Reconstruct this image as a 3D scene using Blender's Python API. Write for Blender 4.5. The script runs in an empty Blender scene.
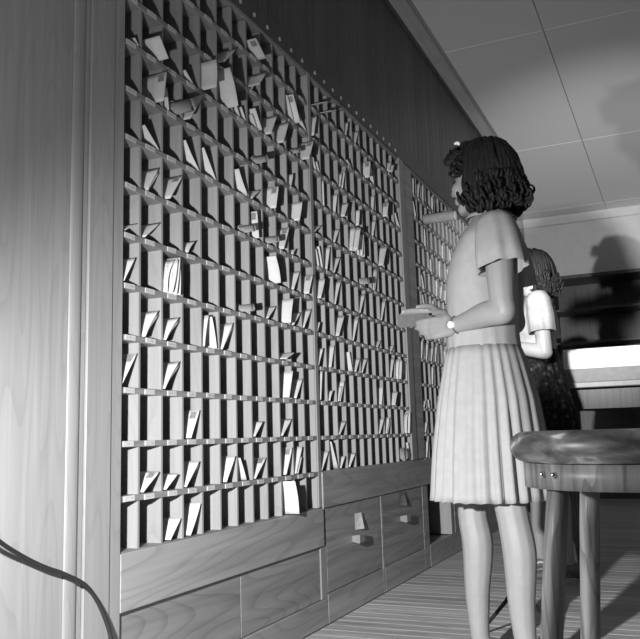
import bpy, bmesh, math, random
from mathutils import Vector, Matrix, Euler, noise

random.seed(11)
scene = bpy.context.scene
COL = scene.collection

# ------------------------------------------------------------------ camera
YAW, PIT, ROLL, FPX = 0.4247, 0.1601, -0.0286, 804.15
CAM = Vector((-1.6807, -1.3189, 0.72))
Fv = Vector((math.cos(YAW)*math.cos(PIT), math.sin(YAW)*math.cos(PIT), math.sin(PIT)))
Rv = Fv.cross(Vector((0, 0, 1))).normalized()
Uv = Rv.cross(Fv)
R2 = Rv*math.cos(ROLL) + Uv*math.sin(ROLL)
U2 = -Rv*math.sin(ROLL) + Uv*math.cos(ROLL)
cd = bpy.data.cameras.new('camera')
cam = bpy.data.objects.new('camera', cd); COL.objects.link(cam)
m = Matrix.Identity(4)
for i in range(3):
    m[i][0] = R2[i]; m[i][1] = U2[i]; m[i][2] = -Fv[i]; m[i][3] = CAM[i]
cam.matrix_world = m
cd.sensor_fit = 'HORIZONTAL'; cd.sensor_width = 36.0
cd.lens = FPX/640*36
cd.shift_x = (320-311)/640.0
cd.shift_y = (307-319.5)/640.0
cd.clip_start = 0.02
scene.camera = cam

# ------------------------------------------------------------------ world, lights, exposure
w = bpy.data.worlds.new('world'); scene.world = w; w.use_nodes = True
w.node_tree.nodes['Background'].inputs[0].default_value = (1, 1, 1, 1)
w.node_tree.nodes['Background'].inputs[1].default_value = 0.008

def lamp(name, kind, loc, energy, radius, target=None, size=None, blend=1.0, falloff=None):
    l = bpy.data.lights.new(name, kind); l.energy = energy; l.shadow_soft_size = radius
    o = bpy.data.objects.new(name, l); COL.objects.link(o); o.location = loc
    if target is not None:
        o.rotation_euler = (Vector(target)-Vector(loc)).to_track_quat('-Z', 'Y').to_euler()
    if kind == 'SPOT':
        l.spot_size = math.radians(size); l.spot_blend = blend
    if falloff:
        l.use_nodes = True; t = l.node_tree
        e = t.nodes.get('Emission') or t.nodes.new('ShaderNodeEmission')
        fo = t.nodes.new('ShaderNodeLightFalloff'); fo.inputs['Strength'].default_value = 1.0
        t.links.new(fo.outputs[falloff], e.inputs['Strength'])
    return o
# flash bulb in a reflector on a stand left of the camera, aimed along the case
lamp('key_flash', 'SPOT', (-1.05, -0.545, 0.84), 142, 0.02, (1.6, 0.05, -0.12), 116, 1.0, 'Linear')
lamp('key_flash_spill', 'POINT', (-1.05, -0.545, 0.84), 24, 0.02, falloff='Linear')
# second flash lamp, on a stand hidden behind the woman, turned to the far end of the room
lamp('far_flash', 'SPOT', (1.36, -0.745, 1.30), 150, 0.03, (7.8, -1.3, 2.25), 66, 1.0, 'Linear')
vs = scene.view_settings
vs.view_transform = 'Standard'; vs.look = 'None'; vs.exposure = 0.0; vs.gamma = 1.0
vs.use_curve_mapping = False

# ------------------------------------------------------------------ materials
def nt(name):
    mt = bpy.data.materials.new(name); mt.use_nodes = True
    t = mt.node_tree; b = t.nodes['Principled BSDF']
    return mt, t, b
def ramp(t, fac, stops):
    r = t.nodes.new('ShaderNodeValToRGB')
    el = r.color_ramp.elements
    while len(el) < len(stops): el.new(0.5)
    for e, (p, g) in zip(el, stops):
        e.position = p; e.color = (g, g, g, 1)
    t.links.new(fac, r.inputs[0]); return r.outputs[0]
def mult(t, a, b):
    n = t.nodes.new('ShaderNodeMixRGB'); n.blend_type = 'MULTIPLY'; n.inputs[0].default_value = 1
    for i, s in ((1, a), (2, b)):
        if isinstance(s, float): n.inputs[i].default_value = (s, s, s, 1)
        else: t.links.new(s, n.inputs[i])
    return n.outputs[0]
def coords(t, scale, which='Object', rnd=True):
    tc = t.nodes.new('ShaderNodeTexCoord'); mp = t.nodes.new('ShaderNodeMapping')
    mp.inputs['Scale'].default_value = scale
    t.links.new(tc.outputs[which], mp.inputs['Vector'])
    if rnd:
        oi = t.nodes.new('ShaderNodeObjectInfo'); ml = t.nodes.new('ShaderNodeMath'); ml.operation = 'MULTIPLY'
        ml.inputs[1].default_value = 37.0; t.links.new(oi.outputs['Random'], ml.inputs[0])
        cb = t.nodes.new('ShaderNodeCombineXYZ')
        for i in range(3): t.links.new(ml.outputs[0], cb.inputs[i])
        t.links.new(cb.outputs[0], mp.inputs['Location'])
    return mp.outputs['Vector']
def wood(name, g, axis, rough=0.42, contrast=0.35, var=0.25, scale=9.0, spec=0.4):
    """grain runs along axis; object random varies the tone of each board"""
    mt, t, b = nt(name)
    s = [scale*4]*3; s[axis] = scale*0.16
    v = coords(t, s)
    n1 = t.nodes.new('ShaderNodeTexNoise'); n1.inputs['Scale'].default_value = 1.0; n1.inputs['Detail'].default_value = 5
    n1.inputs['Distortion'].default_value = 0.6
    t.links.new(v, n1.inputs['Vector'])
    # cathedral figure: contour bands of a slow noise
    s2 = [scale*0.9]*3; s2[axis] = scale*0.10
    v2 = coords(t, s2)
    n2 = t.nodes.new('ShaderNodeTexNoise'); n2.inputs['Scale'].default_value = 1.0; n2.inputs['Detail'].default_value = 1
    t.links.new(v2, n2.inputs['Vector'])
    ml = t.nodes.new('ShaderNodeMath'); ml.operation = 'MULTIPLY'; ml.inputs[1].default_value = 16.0
    t.links.new(n2.outputs[0], ml.inputs[0])
    fr = t.nodes.new('ShaderNodeMath'); fr.operation = 'FRACT'; t.links.new(ml.outputs[0], fr.inputs[0])
    c1 = ramp(t, n1.outputs[0], [(0.3, g*(1-contrast)), (0.7, min(1, g*(1+contrast*0.55)))])
    c2 = ramp(t, fr.outputs[0], [(0.0, 1-contrast*0.8), (0.35, 1.0), (1.0, 1.0)])
    c = mult(t, c1, c2)
    oi = t.nodes.new('ShaderNodeObjectInfo')
    c = mult(t, c, ramp(t, oi.outputs['Random'], [(0, 1-var), (1, 1.0)]))
    t.links.new(c, b.inputs['Base Color'])
    b.inputs['Roughness'].default_value = rough
    b.inputs['Specular IOR Level'].default_value = spec
    bp = t.nodes.new('ShaderNodeBump'); bp.inputs['Strength'].default_value = 0.12; bp.inputs['Distance'].default_value = 0.002
    t.links.new(n1.outputs[0], bp.inputs['Height']); t.links.new(bp.outputs[0], b.inputs['Normal'])
    return mt
def plain(name, g, rough=0.6, spec=0.3, nscale=60, namp=0.12, bump=0.0, var=0.0, metal=0.0, rgb=None):
    mt, t, b = nt(name)
    v = coords(t, (1, 1, 1), rnd=var > 0)
    n = t.nodes.new('ShaderNodeTexNoise'); n.inputs['Scale'].default_value = nscale; n.inputs['Detail'].default_value = 4
    t.links.new(v, n.inputs['Vector'])
    c = ramp(t, n.outputs[0], [(0.25, g*(1-namp)), (0.75, min(1, g*(1+namp)))])
    if var:
        oi = t.nodes.new('ShaderNodeObjectInfo')
        c = mult(t, c, ramp(t, oi.outputs['Random'], [(0, 1-var), (1, 1)]))
    t.links.new(c, b.inputs['Base Color'])
    b.inputs['Roughness'].default_value = rough; b.inputs['Metallic'].default_value = metal
    b.inputs['Specular IOR Level'].default_value = spec
    if bump:
        bp = t.nodes.new('ShaderNodeBump'); bp.inputs['Strength'].default_value = bump; bp.inputs['Distance'].default_value = 0.003
        t.links.new(n.outputs[0], bp.inputs['Height']); t.links.new(bp.outputs[0], b.inputs['Normal'])
    return mt
def printed(name, g, ink, sx, sz, lo, hi, wave=70, var=0.1):
    """paper with lines of small writing inside a window of generated coords (flat print)"""
    mt, t, b = nt(name)
    tc = t.nodes.new('ShaderNodeTexCoord'); sp = t.nodes.new('ShaderNodeSeparateXYZ')
    t.links.new(tc.outputs['UV'], sp.inputs[0])
    def win(sock, a, c):
        m1 = t.nodes.new('ShaderNodeMath'); m1.operation = 'GREATER_THAN'; m1.inputs[1].default_value = a
        m2 = t.nodes.new('ShaderNodeMath'); m2.operation = 'LESS_THAN'; m2.inputs[1].default_value = c
        t.links.new(sock, m1.inputs[0]); t.links.new(sock, m2.inputs[0])
        m3 = t.nodes.new('ShaderNodeMath'); m3.operation = 'MULTIPLY'
        t.links.new(m1.outputs[0], m3.inputs[0]); t.links.new(m2.outputs[0], m3.inputs[1]); return m3.outputs[0]
    mp = t.nodes.new('ShaderNodeMapping'); mp.inputs['Scale'].default_value = (sx, sz, 1)
    oi = t.nodes.new('ShaderNodeObjectInfo'); ad = t.nodes.new('ShaderNodeMath'); ad.operation = 'MULTIPLY'; ad.inputs[1].default_value = 50
    t.links.new(oi.outputs['Random'], ad.inputs[0])
    cb = t.nodes.new('ShaderNodeCombineXYZ'); t.links.new(ad.outputs[0], cb.inputs[0]); t.links.new(cb.outputs[0], mp.inputs['Location'])
    t.links.new(tc.outputs['UV'], mp.inputs['Vector'])
    n = t.nodes.new('ShaderNodeTexNoise'); n.inputs['Scale'].default_value = 1; n.inputs['Detail'].default_value = 2
    t.links.new(mp.outputs[0], n.inputs['Vector'])
    gt = t.nodes.new('ShaderNodeMath'); gt.operation = 'GREATER_THAN'; gt.inputs[1].default_value = 0.53
    t.links.new(n.outputs[0], gt.inputs[0])
    ww = win(sp.outputs[0], lo[0], hi[0]); wh = win(sp.outputs[1], lo[1], hi[1])
    mm = t.nodes.new('ShaderNodeMath'); mm.operation = 'MULTIPLY'; t.links.new(ww, mm.inputs[0]); t.links.new(wh, mm.inputs[1])
    mk = t.nodes.new('ShaderNodeMath'); mk.operation = 'MULTIPLY'; t.links.new(mm.outputs[0], mk.inputs[0]); t.links.new(gt.outputs[0], mk.inputs[1])
    base = ramp(t, oi.outputs['Random'], [(0, g*(1-var)), (1, g)])
    mx = t.nodes.new('ShaderNodeMixRGB'); t.links.new(mk.outputs[0], mx.inputs[0]); t.links.new(base, mx.inputs[1])
    mx.inputs[2].default_value = (ink, ink, ink, 1)
    t.links.new(mx.outputs[0], b.inputs['Base Color']); b.inputs['Roughness'].default_value = 0.75
    b.inputs['Specular IOR Level'].default_value = 0.15
    return mt

M = {}
M['board'] = wood('varnished_board_vertical', 0.282, 2, contrast=0.13, var=0.10)
M['shelf'] = wood('shelf_wood', 0.254, 0, contrast=0.22, var=0.15, rough=0.5)
M['divider'] = wood('divider_wood', 0.310, 2, contrast=0.12, var=0.10, rough=0.6, spec=0.2)
M['rail'] = wood('rail_wood', 0.317, 0, contrast=0.26, var=0.1, scale=6.0)
M['panel'] = wood('panel_plank', 0.092, 2, contrast=0.3, var=0.40, rough=0.4)
M['drawer'] = wood('drawer_front', 0.268, 0, contrast=0.3, var=0.1, scale=7)
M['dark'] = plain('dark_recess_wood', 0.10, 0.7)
M['floor'] = wood('floor_plank', 0.500, 1, contrast=0.3, var=0.3, rough=0.5)
M['cornice'] = wood('cornice_wood', 0.411, 0, contrast=0.2, var=0.0)
M['plaster'] = plain('plaster', 0.47, 0.85, nscale=14, namp=0.06)
M['paper'] = printed('letter_paper', 0.60, 0.38, 10, 22, (0.05, 0.55), (0.55, 0.92))
M['blank'] = plain('blank_paper', 0.61, 0.8, 0.1, namp=0.05, var=0.15)
M['buff'] = printed('buff_paper', 0.58, 0.3, 10, 22, (0.05, 0.5), (0.6, 0.92))
M['stamp'] = plain('stamp_ink', 0.42, 0.7, nscale=300, namp=0.5)
M['news'] = printed('newsprint', 0.70, 0.34, 30, 40, (0.04, 0.04), (0.96, 0.96))
M['tag'] = printed('label_card', 0.54, 0.34, 9, 3, (0.12, 0.25), (0.88, 0.75))
M['steel'] = plain('tack_steel', 0.75, 0.3, 0.6, metal=0.9)
M['skin'] = plain('skin', 0.262, 0.5, 0.35, nscale=25, namp=0.05)
M['lash'] = plain('eye_dark', 0.03, 0.3)
M['hair'] = plain('brunette_hair', 0.014, 0.62, 0.25, nscale=90, namp=0.4)
M['shoe'] = plain('shoe_leather', 0.12, 0.35, 0.5)
M['strap'] = plain('watch_strap', 0.10, 0.5)
M['blouse'] = plain('white_blouse', 0.30, 0.85, 0.1)
M['rivet'] = plain('rivet_metal', 0.7, 0.22, 0.7, metal=1.0)
M['cord'] = plain('black_rubber', 0.02, 0.6)
M['carton'] = plain('brown_tube_card', 0.26, 0.8, 0.15, nscale=30)
M['whitebox'] = plain('white_card', 0.85, 0.8, 0.1)
M['darkwood'] = wood('dark_cabinet_wood', 0.06, 2, contrast=0.4, var=0.1)
M['chrome'] = plain('flash_reflector', 0.85, 0.15, 0.8, metal=1.0)

def dress_cloth():
    mt, t, b = nt('pale_striped_cotton')
    v = coords(t, (1, 1, 1), rnd=False)
    n = t.nodes.new('ShaderNodeTexNoise'); n.inputs['Scale'].default_value = 35; t.links.new(v, n.inputs['Vector'])
    c = ramp(t, n.outputs[0], [(0.3, 0.295), (0.7, 0.325)])
    t.links.new(c, b.inputs['Base Color']); b.inputs['Roughness'].default_value = 0.85; b.inputs['Specular IOR Level'].default_value = 0.1
    n2 = t.nodes.new('ShaderNodeTexNoise'); n2.inputs['Scale'].default_value = 500; t.links.new(v, n2.inputs['Vector'])
    bp = t.nodes.new('ShaderNodeBump'); bp.inputs['Strength'].default_value = 0.15; bp.inputs['Distance'].default_value = 0.001
    t.links.new(n2.outputs[0], bp.inputs['Height']); t.links.new(bp.outputs[0], b.inputs['Normal'])
    return mt
M['dress'] = dress_cloth()
def floral():
    mt, t, b = nt('dark_floral_cloth')
    v = coords(t, (1, 1, 1), rnd=False)
    n = t.nodes.new('ShaderNodeTexVoronoi'); n.inputs['Scale'].default_value = 26; t.links.new(v, n.inputs['Vector'])
    n3 = t.nodes.new('ShaderNodeTexNoise'); n3.inputs['Scale'].default_value = 60; n3.inputs['Detail'].default_value = 3; t.links.new(v, n3.inputs['Vector'])
    c = ramp(t, n.outputs['Distance'], [(0.0, 0.10), (0.22, 0.05), (0.42, 0.014)])
    c = mult(t, c, ramp(t, n3.outputs[0], [(0.35, 0.3), (0.6, 1.0)]))
    t.links.new(c, b.inputs['Base Color']); b.inputs['Roughness'].default_value = 0.9; b.inputs['Specular IOR Level'].default_value = 0.1
    return mt
M['floral'] = floral()
def ceiling_mat():
    mt, t, b = nt('perforated_ceiling_board')
    v = coords(t, (1, 1, 1), rnd=False)
    n = t.nodes.new('ShaderNodeTexVoronoi'); n.inputs['Scale'].default_value = 55; n.inputs['Randomness'].default_value = 0.15
    t.links.new(v, n.inputs['Vector'])
    c = ramp(t, n.outputs['Distance'], [(0.0, 0.44), (0.22, 0.52), (0.32, 0.64)])
    t.links.new(c, b.inputs['Base Color']); b.inputs['Roughness'].default_value = 0.9
    return mt
M['ceiling'] = ceiling_mat()
def worn():
    mt, t, b = nt('worn_seat_varnish')
    v = coords(t, (1, 1, 3.0), rnd=False)
    n = t.nodes.new('ShaderNodeTexNoise'); n.inputs['Scale'].default_value = 16; n.inputs['Detail'].default_value = 6; n.inputs['Distortion'].default_value = 0.35
    t.links.new(v, n.inputs['Vector'])
    c = ramp(t, n.outputs[0], [(0.36, 0.05), (0.48, 0.13), (0.58, 0.26), (0.66, 0.75)])
    t.links.new(c, b.inputs['Base Color']); b.inputs['Roughness'].default_value = 0.38
    return mt
M['worn'] = worn()
M['stoolwood'] = wood('stool_leg_wood', 0.324, 2, contrast=0.5, var=0.1, scale=14)

# ------------------------------------------------------------------ helpers
def tag(o, label=None, cat=None, group=None, kind=None):
    if label: o['label'] = label
    if cat: o['category'] = cat
    if group: o['group'] = group
    if kind: o['kind'] = kind
    return o
def link(name, me, mat, parent=None, loc=None):
    o = bpy.data.objects.new(name, me); COL.objects.link(o)
    if mat is not None and not me.materials: me.materials.append(mat)
    if parent: o.parent = parent
    if loc is not None: o.location = loc
    return o
def empty(name, loc, rz=0):
    o = bpy.data.objects.new(name, None); COL.objects.link(o); o.location = loc; o.rotation_euler = (0, 0, rz)
    o.empty_display_size = 0.05
    return o
def bm_box(bm, lo, hi):
    x0, y0, z0 = lo; x1, y1, z1 = hi
    vs_ = [bm.verts.new(p) for p in ((x0,y0,z0),(x1,y0,z0),(x1,y1,z0),(x0,y1,z0),(x0,y0,z1),(x1,y0,z1),(x1,y1,z1),(x0,y1,z1))]
    for f in ((0,3,2,1),(4,5,6,7),(0,1,5,4),(1,2,6,5),(2,3,7,6),(3,0,4,7)):
        bm.faces.new([vs_[i] for i in f])
def to_mesh(bm, name, smooth=False):
    me = bpy.data.meshes.new(name); bm.normal_update(); bm.to_mesh(me); bm.free()
    if smooth:
        for p in me.polygons: p.use_smooth = True
    return me
def box_mesh(name, lo, hi, bev=0.0):
    bm = bmesh.new(); bm_box(bm, lo, hi)
    if bev: bmesh.ops.bevel(bm, geom=bm.edges[:], offset=bev, segments=1, affect='EDGES', profile=0.5)
    return to_mesh(bm, name)
def box(name, lo, hi, mat, parent=None, bev=0.0):
    """box whose origin sits at its own centre (world lo/hi, or parent-local when parented)"""
    c = [(a+b)/2 for a, b in zip(lo, hi)]
    me = box_mesh(name, [a-b for a, b in zip(lo, c)], [a-b for a, b in zip(hi, c)], bev)
    return link(name, me, mat, parent, c)
def loft(bm, rings, cap0=True, cap1=True):
    rows = [[bm.verts.new(p) for p in r] for r in rings]
    n = len(rows[0])
    for a, b in zip(rows, rows[1:]):
        for i in range(n):
            j = (i+1) % n
            bm.faces.new((a[i], a[j], b[j], b[i]))
    if cap0: bm.faces.new(rows[0][::-1])
    if cap1: bm.faces.new(rows[-1])
    return rows
def tube(bm, pts, radii, n=8, cap=True):
    pts = [Vector(p) for p in pts]
    if not hasattr(radii, '__len__'): radii = [radii]*len(pts)
    rings = []; ref = None
    for i, p in enumerate(pts):
        d = (pts[min(i+1, len(pts)-1)] - pts[max(i-1, 0)]).normalized()
        if ref is None:
            ref = d.orthogonal().normalized()
        ref = (ref - d*ref.dot(d))
        ref = ref.normalized() if ref.length > 1e-6 else d.orthogonal().normalized()
        q = d.cross(ref)
        rings.append([p + (ref*math.cos(2*math.pi*k/n) + q*math.sin(2*math.pi*k/n))*radii[i] for k in range(n)])
    loft(bm, rings, cap, cap)
def capsule(bm, p0, r0, p1, r1, n=12, h=4):
    p0 = Vector(p0); p1 = Vector(p1); d = (p1-p0); L = d.length; d = d.normalized() if L > 1e-9 else Vector((0,0,1))
    a = d.orthogonal().normalized(); b = d.cross(a)
    rings = []
    for i in range(h+1):
        t = math.pi/2*(1-i/(h+0.25)); rings.append((p0 - d*r0*math.sin(t), r0*math.cos(t)))
    for i in range(h+1):
        t = math.pi/2*((i+0.25)/(h+0.25)); rings.append((p1 + d*r1*math.sin(t)*0.999, max(r1*math.cos(t), 1e-4)))
    loft(bm, [[c + (a*math.cos(2*math.pi*k/n) + b*math.sin(2*math.pi*k/n))*max(r, 1e-4) for k in range(n)] for c, r in rings])
def chain(bm, pts):
    for (p0, r0), (p1, r1) in zip(pts, pts[1:]): capsule(bm, p0, r0, p1, r1)
def ellip(bm, c, r, rot=None, u=20, v=12):
    mt = Matrix.Translation(Vector(c)) @ (rot.to_4x4() if rot else Matrix.Identity(4)) @ Matrix.Diagonal((r[0], r[1], r[2], 1))
    bmesh.ops.create_uvsphere(bm, u_segments=u, v_segments=v, radius=1.0, matrix=mt)
def cyl_mesh(name, r, h, n=24, r2=None, bev=0.0, smooth=True):
    bm = bmesh.new(); r2 = r if r2 is None else r2
    ring = lambda rr, z: [Vector((rr*math.cos(2*math.pi*k/n), rr*math.sin(2*math.pi*k/n), z)) for k in range(n)]
    rs = [ring(r-bev, 0), ring(r, bev), ring(r2, h-bev), ring(r2-bev, h)] if bev else [ring(r, 0), ring(r2, h)]
    loft(bm, rs)
    me = to_mesh(bm, name)
    if smooth:
        for p in me.polygons: p.use_smooth = len(p.vertices) == 4
    return me
ORD = ['zeroth','first','second','third','fourth','fifth','sixth','seventh','eighth','ninth','tenth','eleventh','twelfth','thirteenth',
       'fourteenth','fifteenth','sixteenth','seventeenth','eighteenth','nineteenth','twentieth','twenty-first','twenty-second','twenty-third','twenty-fourth']

# ------------------------------------------------------------------ dimensions of the mail wall (x along the wall, y into it, z up)
W1, W2c = 0.1048, 0.0988              # column pitch of the two main cases
X2 = 12*W1 + 0.0286                   # start of the second case
X2E = X2 + 12*W2c
X3 = 2.722; W3 = 0.0988; N3 = 24      # far case behind the woman
Z0, PZ = 0.584, 0.1394                # first shelf top, row pitch
ZB = 0.446                            # floor of the extra bottom row of the first case
DEPTH = 0.24
ZT = Z0 + 12*PZ
XEND = 5.62
ZC = 3.20
XB = 7.87
YR = -4.2

# ------------------------------------------------------------------ setting
fl = empty('floor', (0, 0, 0)); tag(fl, 'worn narrow plank wooden floor of the mail room', 'floor', kind='structure')
box('subfloor', (-3.2, YR, -0.06), (XB, 0.30, -0.022), M['dark'], fl)
pm = box_mesh('floor_plank', (0.0012, YR, -0.022), (0.0788, 0.0, 0.0), 0.0012)
k = 0; x = -1.0
while x < XB-0.05 and k < 110:
    link('floor_plank', pm, M['floor'], fl, (x, 0.0, 0)); x += 0.08; k += 1
box('floor_field', (-3.2, YR, -0.022), (-1.0, 0.0, -0.001), M['floor'], fl)

ce = empty('ceiling', (0, 0, ZC)); tag(ce, 'perforated grey ceiling board with thin seams', 'ceiling', kind='structure')
box('ceiling_backing', (-3.2, YR, 0.012), (XB+0.4, 1.2, 0.05), M['dark'], ce)
ys = [1.2, 0.0 if False else 0.47, -0.75, -1.97, -3.19, YR]
xs = [-3.24, -1.08, 1.08, 3.24, 5.40, 7.56, XB+0.4]
for xa, xb in zip(xs, xs[1:]):
    for ya, yb in zip(ys, ys[1:]):
        box('ceiling_panel', (xa+0.002, yb+0.002, 0), (xb-0.002, ya-0.002, 0.012), M['ceiling'], ce, 0.002)

wb = empty('wall_back', (XB, 0, 0)); tag(wb, 'plain grey plaster wall at the far end of the room', 'wall', kind='structure')
box('wall_plaster', (0, YR, 0), (0.1, 1.2, ZC), M['plaster'], wb)
box('picture_rail', (-0.03, YR, ZC-0.11), (0, 1.2, ZC-0.002), M['plaster'], wb, 0.006)
wr = box('wall_right', (-3.2, YR-0.1, 0), (XB, YR, ZC), M['plaster']); tag(wr, 'plain plaster wall opposite the mail cases', 'wall', kind='structure')

# wall that carries the cases: face of planks above them
wl = empty('wall_left', (0, 0, 0)); tag(wl, 'dark varnished plank wall above the mail cases', 'wall', kind='structure')
box('wall_core', (-3.2, DEPTH+0.03, 0), (XEND, DEPTH+0.13, ZC), M['dark'], wl)
box('wall_backing', (0.0, 0.018, ZT+0.09), (XEND, 0.03, ZC), M['dark'], wl)
box('wall_end', (XEND-0.02, 0.018, 0), (XEND, DEPTH+0.03, ZC), M['panel'], wl)
pk = box_mesh('wall_plank', (0.0008, 0.002, 0), (0.0892, 0.018, ZC-ZT-0.09), 0.002)
x = 0.019
while x < XEND-0.08:
    link('wall_plank', pk, M['panel'], wl, (x, random.uniform(-0.0012, 0.0012), ZT+0.09)); x += 0.09
tr = empty('trim_1', (0, 0, 3.16)); tag(tr, 'sloping wooden cornice board along the ceiling above the plank wall', 'cornice', kind='structure')
def cornice_piece(name, pts, x0, x1, mat):
    bm = bmesh.new()
    loft(bm, [[Vector((x, y, z)) for y, z in pts] for x in (x0, x1)])
    bmesh.ops.recalc_face_normals(bm, faces=bm.faces[:])
    return link(name, to_mesh(bm, name), mat, tr)
cornice_piece('cornice_board', [(0.002, 0.005), (-0.098, 0.030), (-0.098, 0.04), (0.01, 0.04)], -0.5, XEND, M['cornice'])
cornice_piece('cornice_bead', [(-0.096, 0.024), (-0.108, 0.022), (-0.116, 0.03), (-0.116, 0.039), (-0.096, 0.039)], -0.5, XEND, M['board'])
cornice_piece('cornice_fillet', [(0.002, -0.01), (-0.012, -0.008), (-0.014, 0.008), (0.002, 0.01)], -0.5, XEND, M['panel'])

# boards left of the cases
tl = empty('trim_2', (0, 0, 0)); tag(tl, 'tall varnished boards and half-round moulding left of the mail case', 'panelling', kind='structure')
box('board', (-1.2, -0.009, 0), (-0.62, 0.02, ZC), M['board'], tl, 0.002)
box('board', (-0.618, -0.009, 0), (-0.192, 0.02, ZC), M['board'], tl, 0.002)
bm = bmesh.new()
pr = [(-0.192, 0.02)] + [(-0.171+0.021*math.cos(a), -0.010-0.005*math.sin(a)) for a in [math.pi*(1-i/8) for i in range(9)]] + [(-0.150, 0.02)]
loft(bm, [[Vector((a, b, z)) for a, b in pr] for z in (0, ZC)])
bmesh.ops.recalc_face_normals(bm, faces=bm.faces[:])
me = to_mesh(bm, 'moulding'); link('moulding', me, M['board'], tl)
box('board', (-0.149, -0.007, 0), (-0.127, 0.02, ZC), M['board'], tl, 0.0015)
box('board', (-0.1245, -0.012, 0), (-0.031, 0.02, ZC), M['board'], tl, 0.0015)
box('stile', (-0.030, -0.007, 0), (0.0175, 0.02, ZC), M['board'], tl, 0.0015)

# ------------------------------------------------------------------ mail cases
SH_T = 0.0165; DV_T = 0.008
YS, YD = 0.0, 0.003                 # front of shelf edges, front of dividers
tag_me = box_mesh('label_tag', (-0.022, -0.0022, -0.0068), (0.022, 0.0, 0.0068))
uvl = tag_me.uv_layers.new(name='UVMap')
for lp in tag_me.loops:
    co = tag_me.vertices[lp.vertex_index].co
    uvl.data[lp.index].uv = ((co.x+0.022)/0.044, (co.z+0.0068)/0.0136)
small_tag = tag_me.copy()
for v in small_tag.vertices: v.co.x *= 0.85
tack_me = cyl_mesh('tack', 0.009, 0.004, 10)

def make_case(name, label, x0, pitch, ncol, extra, with_tags=True):
    x1 = x0 + ncol*pitch
    zb = ZB if extra else Z0
    r = empty(name, (x0, 0, zb)); tag(r, label, 'mail case', 'pigeonhole cases along the wall')
    wd = x1-x0
    off = -zb
    box('back_panel', (0, DEPTH, 0.0), (wd, DEPTH+0.012, ZT+off), M['divider'], r)
    rows = list(range(0 if extra else 1, 13))
    for k in rows:
        zt = Z0+k*PZ+off
        t = SH_T if k < 12 else 0.0165
        s = box('shelf', (0.0, YS, zt-t), (wd, DEPTH, zt), M['shelf'], r, 0.0012)
        if with_tags and k < 12:
            for c in range(ncol):
                tx = c*pitch + pitch*0.42 - wd/2 + random.uniform(-0.004, 0.004)
                if x0 < 0.01 and c == 0: tx += 0.012
                o = link('label_tag', tag_me if pitch > 0.1 else small_tag, M['tag'], s,
                         (tx, -(DEPTH-YS)/2, random.uniform(-0.001, 0.001)))
                o.rotation_euler = (0, random.uniform(-0.03, 0.03), 0)
    box('shelf', (0.0, YS, -0.02), (wd, DEPTH, 0.0), M['shelf'], r, 0.0012)
    for c in range(0, ncol+1):
        xx = c*pitch
        nm = 'divider' if 0 < c < ncol else 'side_panel'
        lo = max(0, xx-DV_T/2); hi = min(wd, xx+DV_T/2)
        box(nm, (lo, YD, 0.0), (hi, DEPTH, ZT+off-0.02), M['divider'], r)
    return r
make_case('sorting_case', 'nearest pigeonhole mail case with twelve columns and an extra bottom row', 0.0, W1, 12, True)
make_case('sorting_case', 'middle pigeonhole mail case above the two drawers', X2, W2c, 12, False)
c3 = make_case('sorting_case', 'far pigeonhole mail case beyond the wide stile behind the woman', X3, W3, N3, False, with_tags=True)

# ------------------------------------------------------------------ built-in woodwork around the cases (face frame)
ff = empty('case_surround', (0, 0, 0)); tag(ff, 'varnished face frame of rails and stiles around the mail cases', 'woodwork', kind='structure')
tr_ = box('top_rail', (0.018, -0.004, ZT+0.0005), (XEND, 0.018, ZT+0.088), M['panel'], ff, 0.002)
for c in range(12):
    for x0, p in ((0, W1), (X2, W2c)):
        o = link('tack', tack_me, M['steel'], tr_, (x0+(c+0.5)*p-(0.018+XEND)/2, -0.0105, -0.020)); o.rotation_euler = (math.pi/2, 0, 0)
box('mullion', (12*W1+0.0005, -0.002, Z0), (X2-0.0005, 0.03, ZT), M['divider'], ff, 0.001)
box('wide_stile', (X2E+0.001, -0.006, Z0), (X2E+0.085, 0.03, ZT), M['board'], ff, 0.002)
box('wide_stile', (X2E+0.087, 0.0, Z0), (X3-0.001, 0.03, ZT), M['rail'], ff, 0.002)
box('end_stile', (X3+N3*W3+0.001, 0.0, 0.0), (XEND, 0.018, ZT), M['panel'], ff, 0.002)
box('end_panel', (12*W1+0.0005, -0.001, ZB), (X2-0.004, 0.03, Z0-0.0005), M['divider'], ff, 0.001)
box('bottom_rail', (0.018, -0.008, 0.300), (X2-0.004, -0.0005, ZB-0.003), M['rail'], ff, 0.002)
for a, b in ((0.018, 0.642), (0.645, 1.262)):
    box('base_panel', (a, 0.006, 0.10), (b, 0.02, 0.298), M['drawer'], ff, 0.002)
box('base_stile', (1.264, 0.001, 0.10), (1.318, 0.02, 0.298), M['board'], ff, 0.0015)
box('toe_rail', (0.018, 0.0, 0.001), (1.318, 0.02, 0.098), M['rail'], ff, 0.002)

# ------------------------------------------------------------------ drawer cabinet under the middle case
dc = empty('drawer_cabinet', (1.32, 0, 0)); tag(dc, 'low wooden cabinet with two pull drawers and an open bay', 'cabinet')
def dbox(n, a, b, mat, bev=0.002, par=None):
    return box(n, (a[0]-1.32, a[1], a[2]), (b[0]-1.32, b[1], b[2]), mat, dc if par is None else par, bev)
dbox('top_plank', (X2-0.003, -0.008, ZB-0.004), (3.42, -0.0005, Z0-0.003), M['rail'])
dbox('stile', (1.964, 0.0, 0.001), (1.992, 0.02, ZB-0.005), M['rail'])
dbox('stile', (2.628, 0.0, 0.001), (2.728, 0.02, ZB-0.005), M['rail'])
dbox('base_rail', (1.322, 0.0, 0.001), (1.963, 0.02, 0.112), M['rail'])
dbox('base_rail', (1.993, 0.0, 0.001), (2.627, 0.02, 0.112), M['rail'])
dbox('base_rail', (2.729, -0.001, 0.001), (3.42, 0.02, 0.118), M['rail'])
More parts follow.
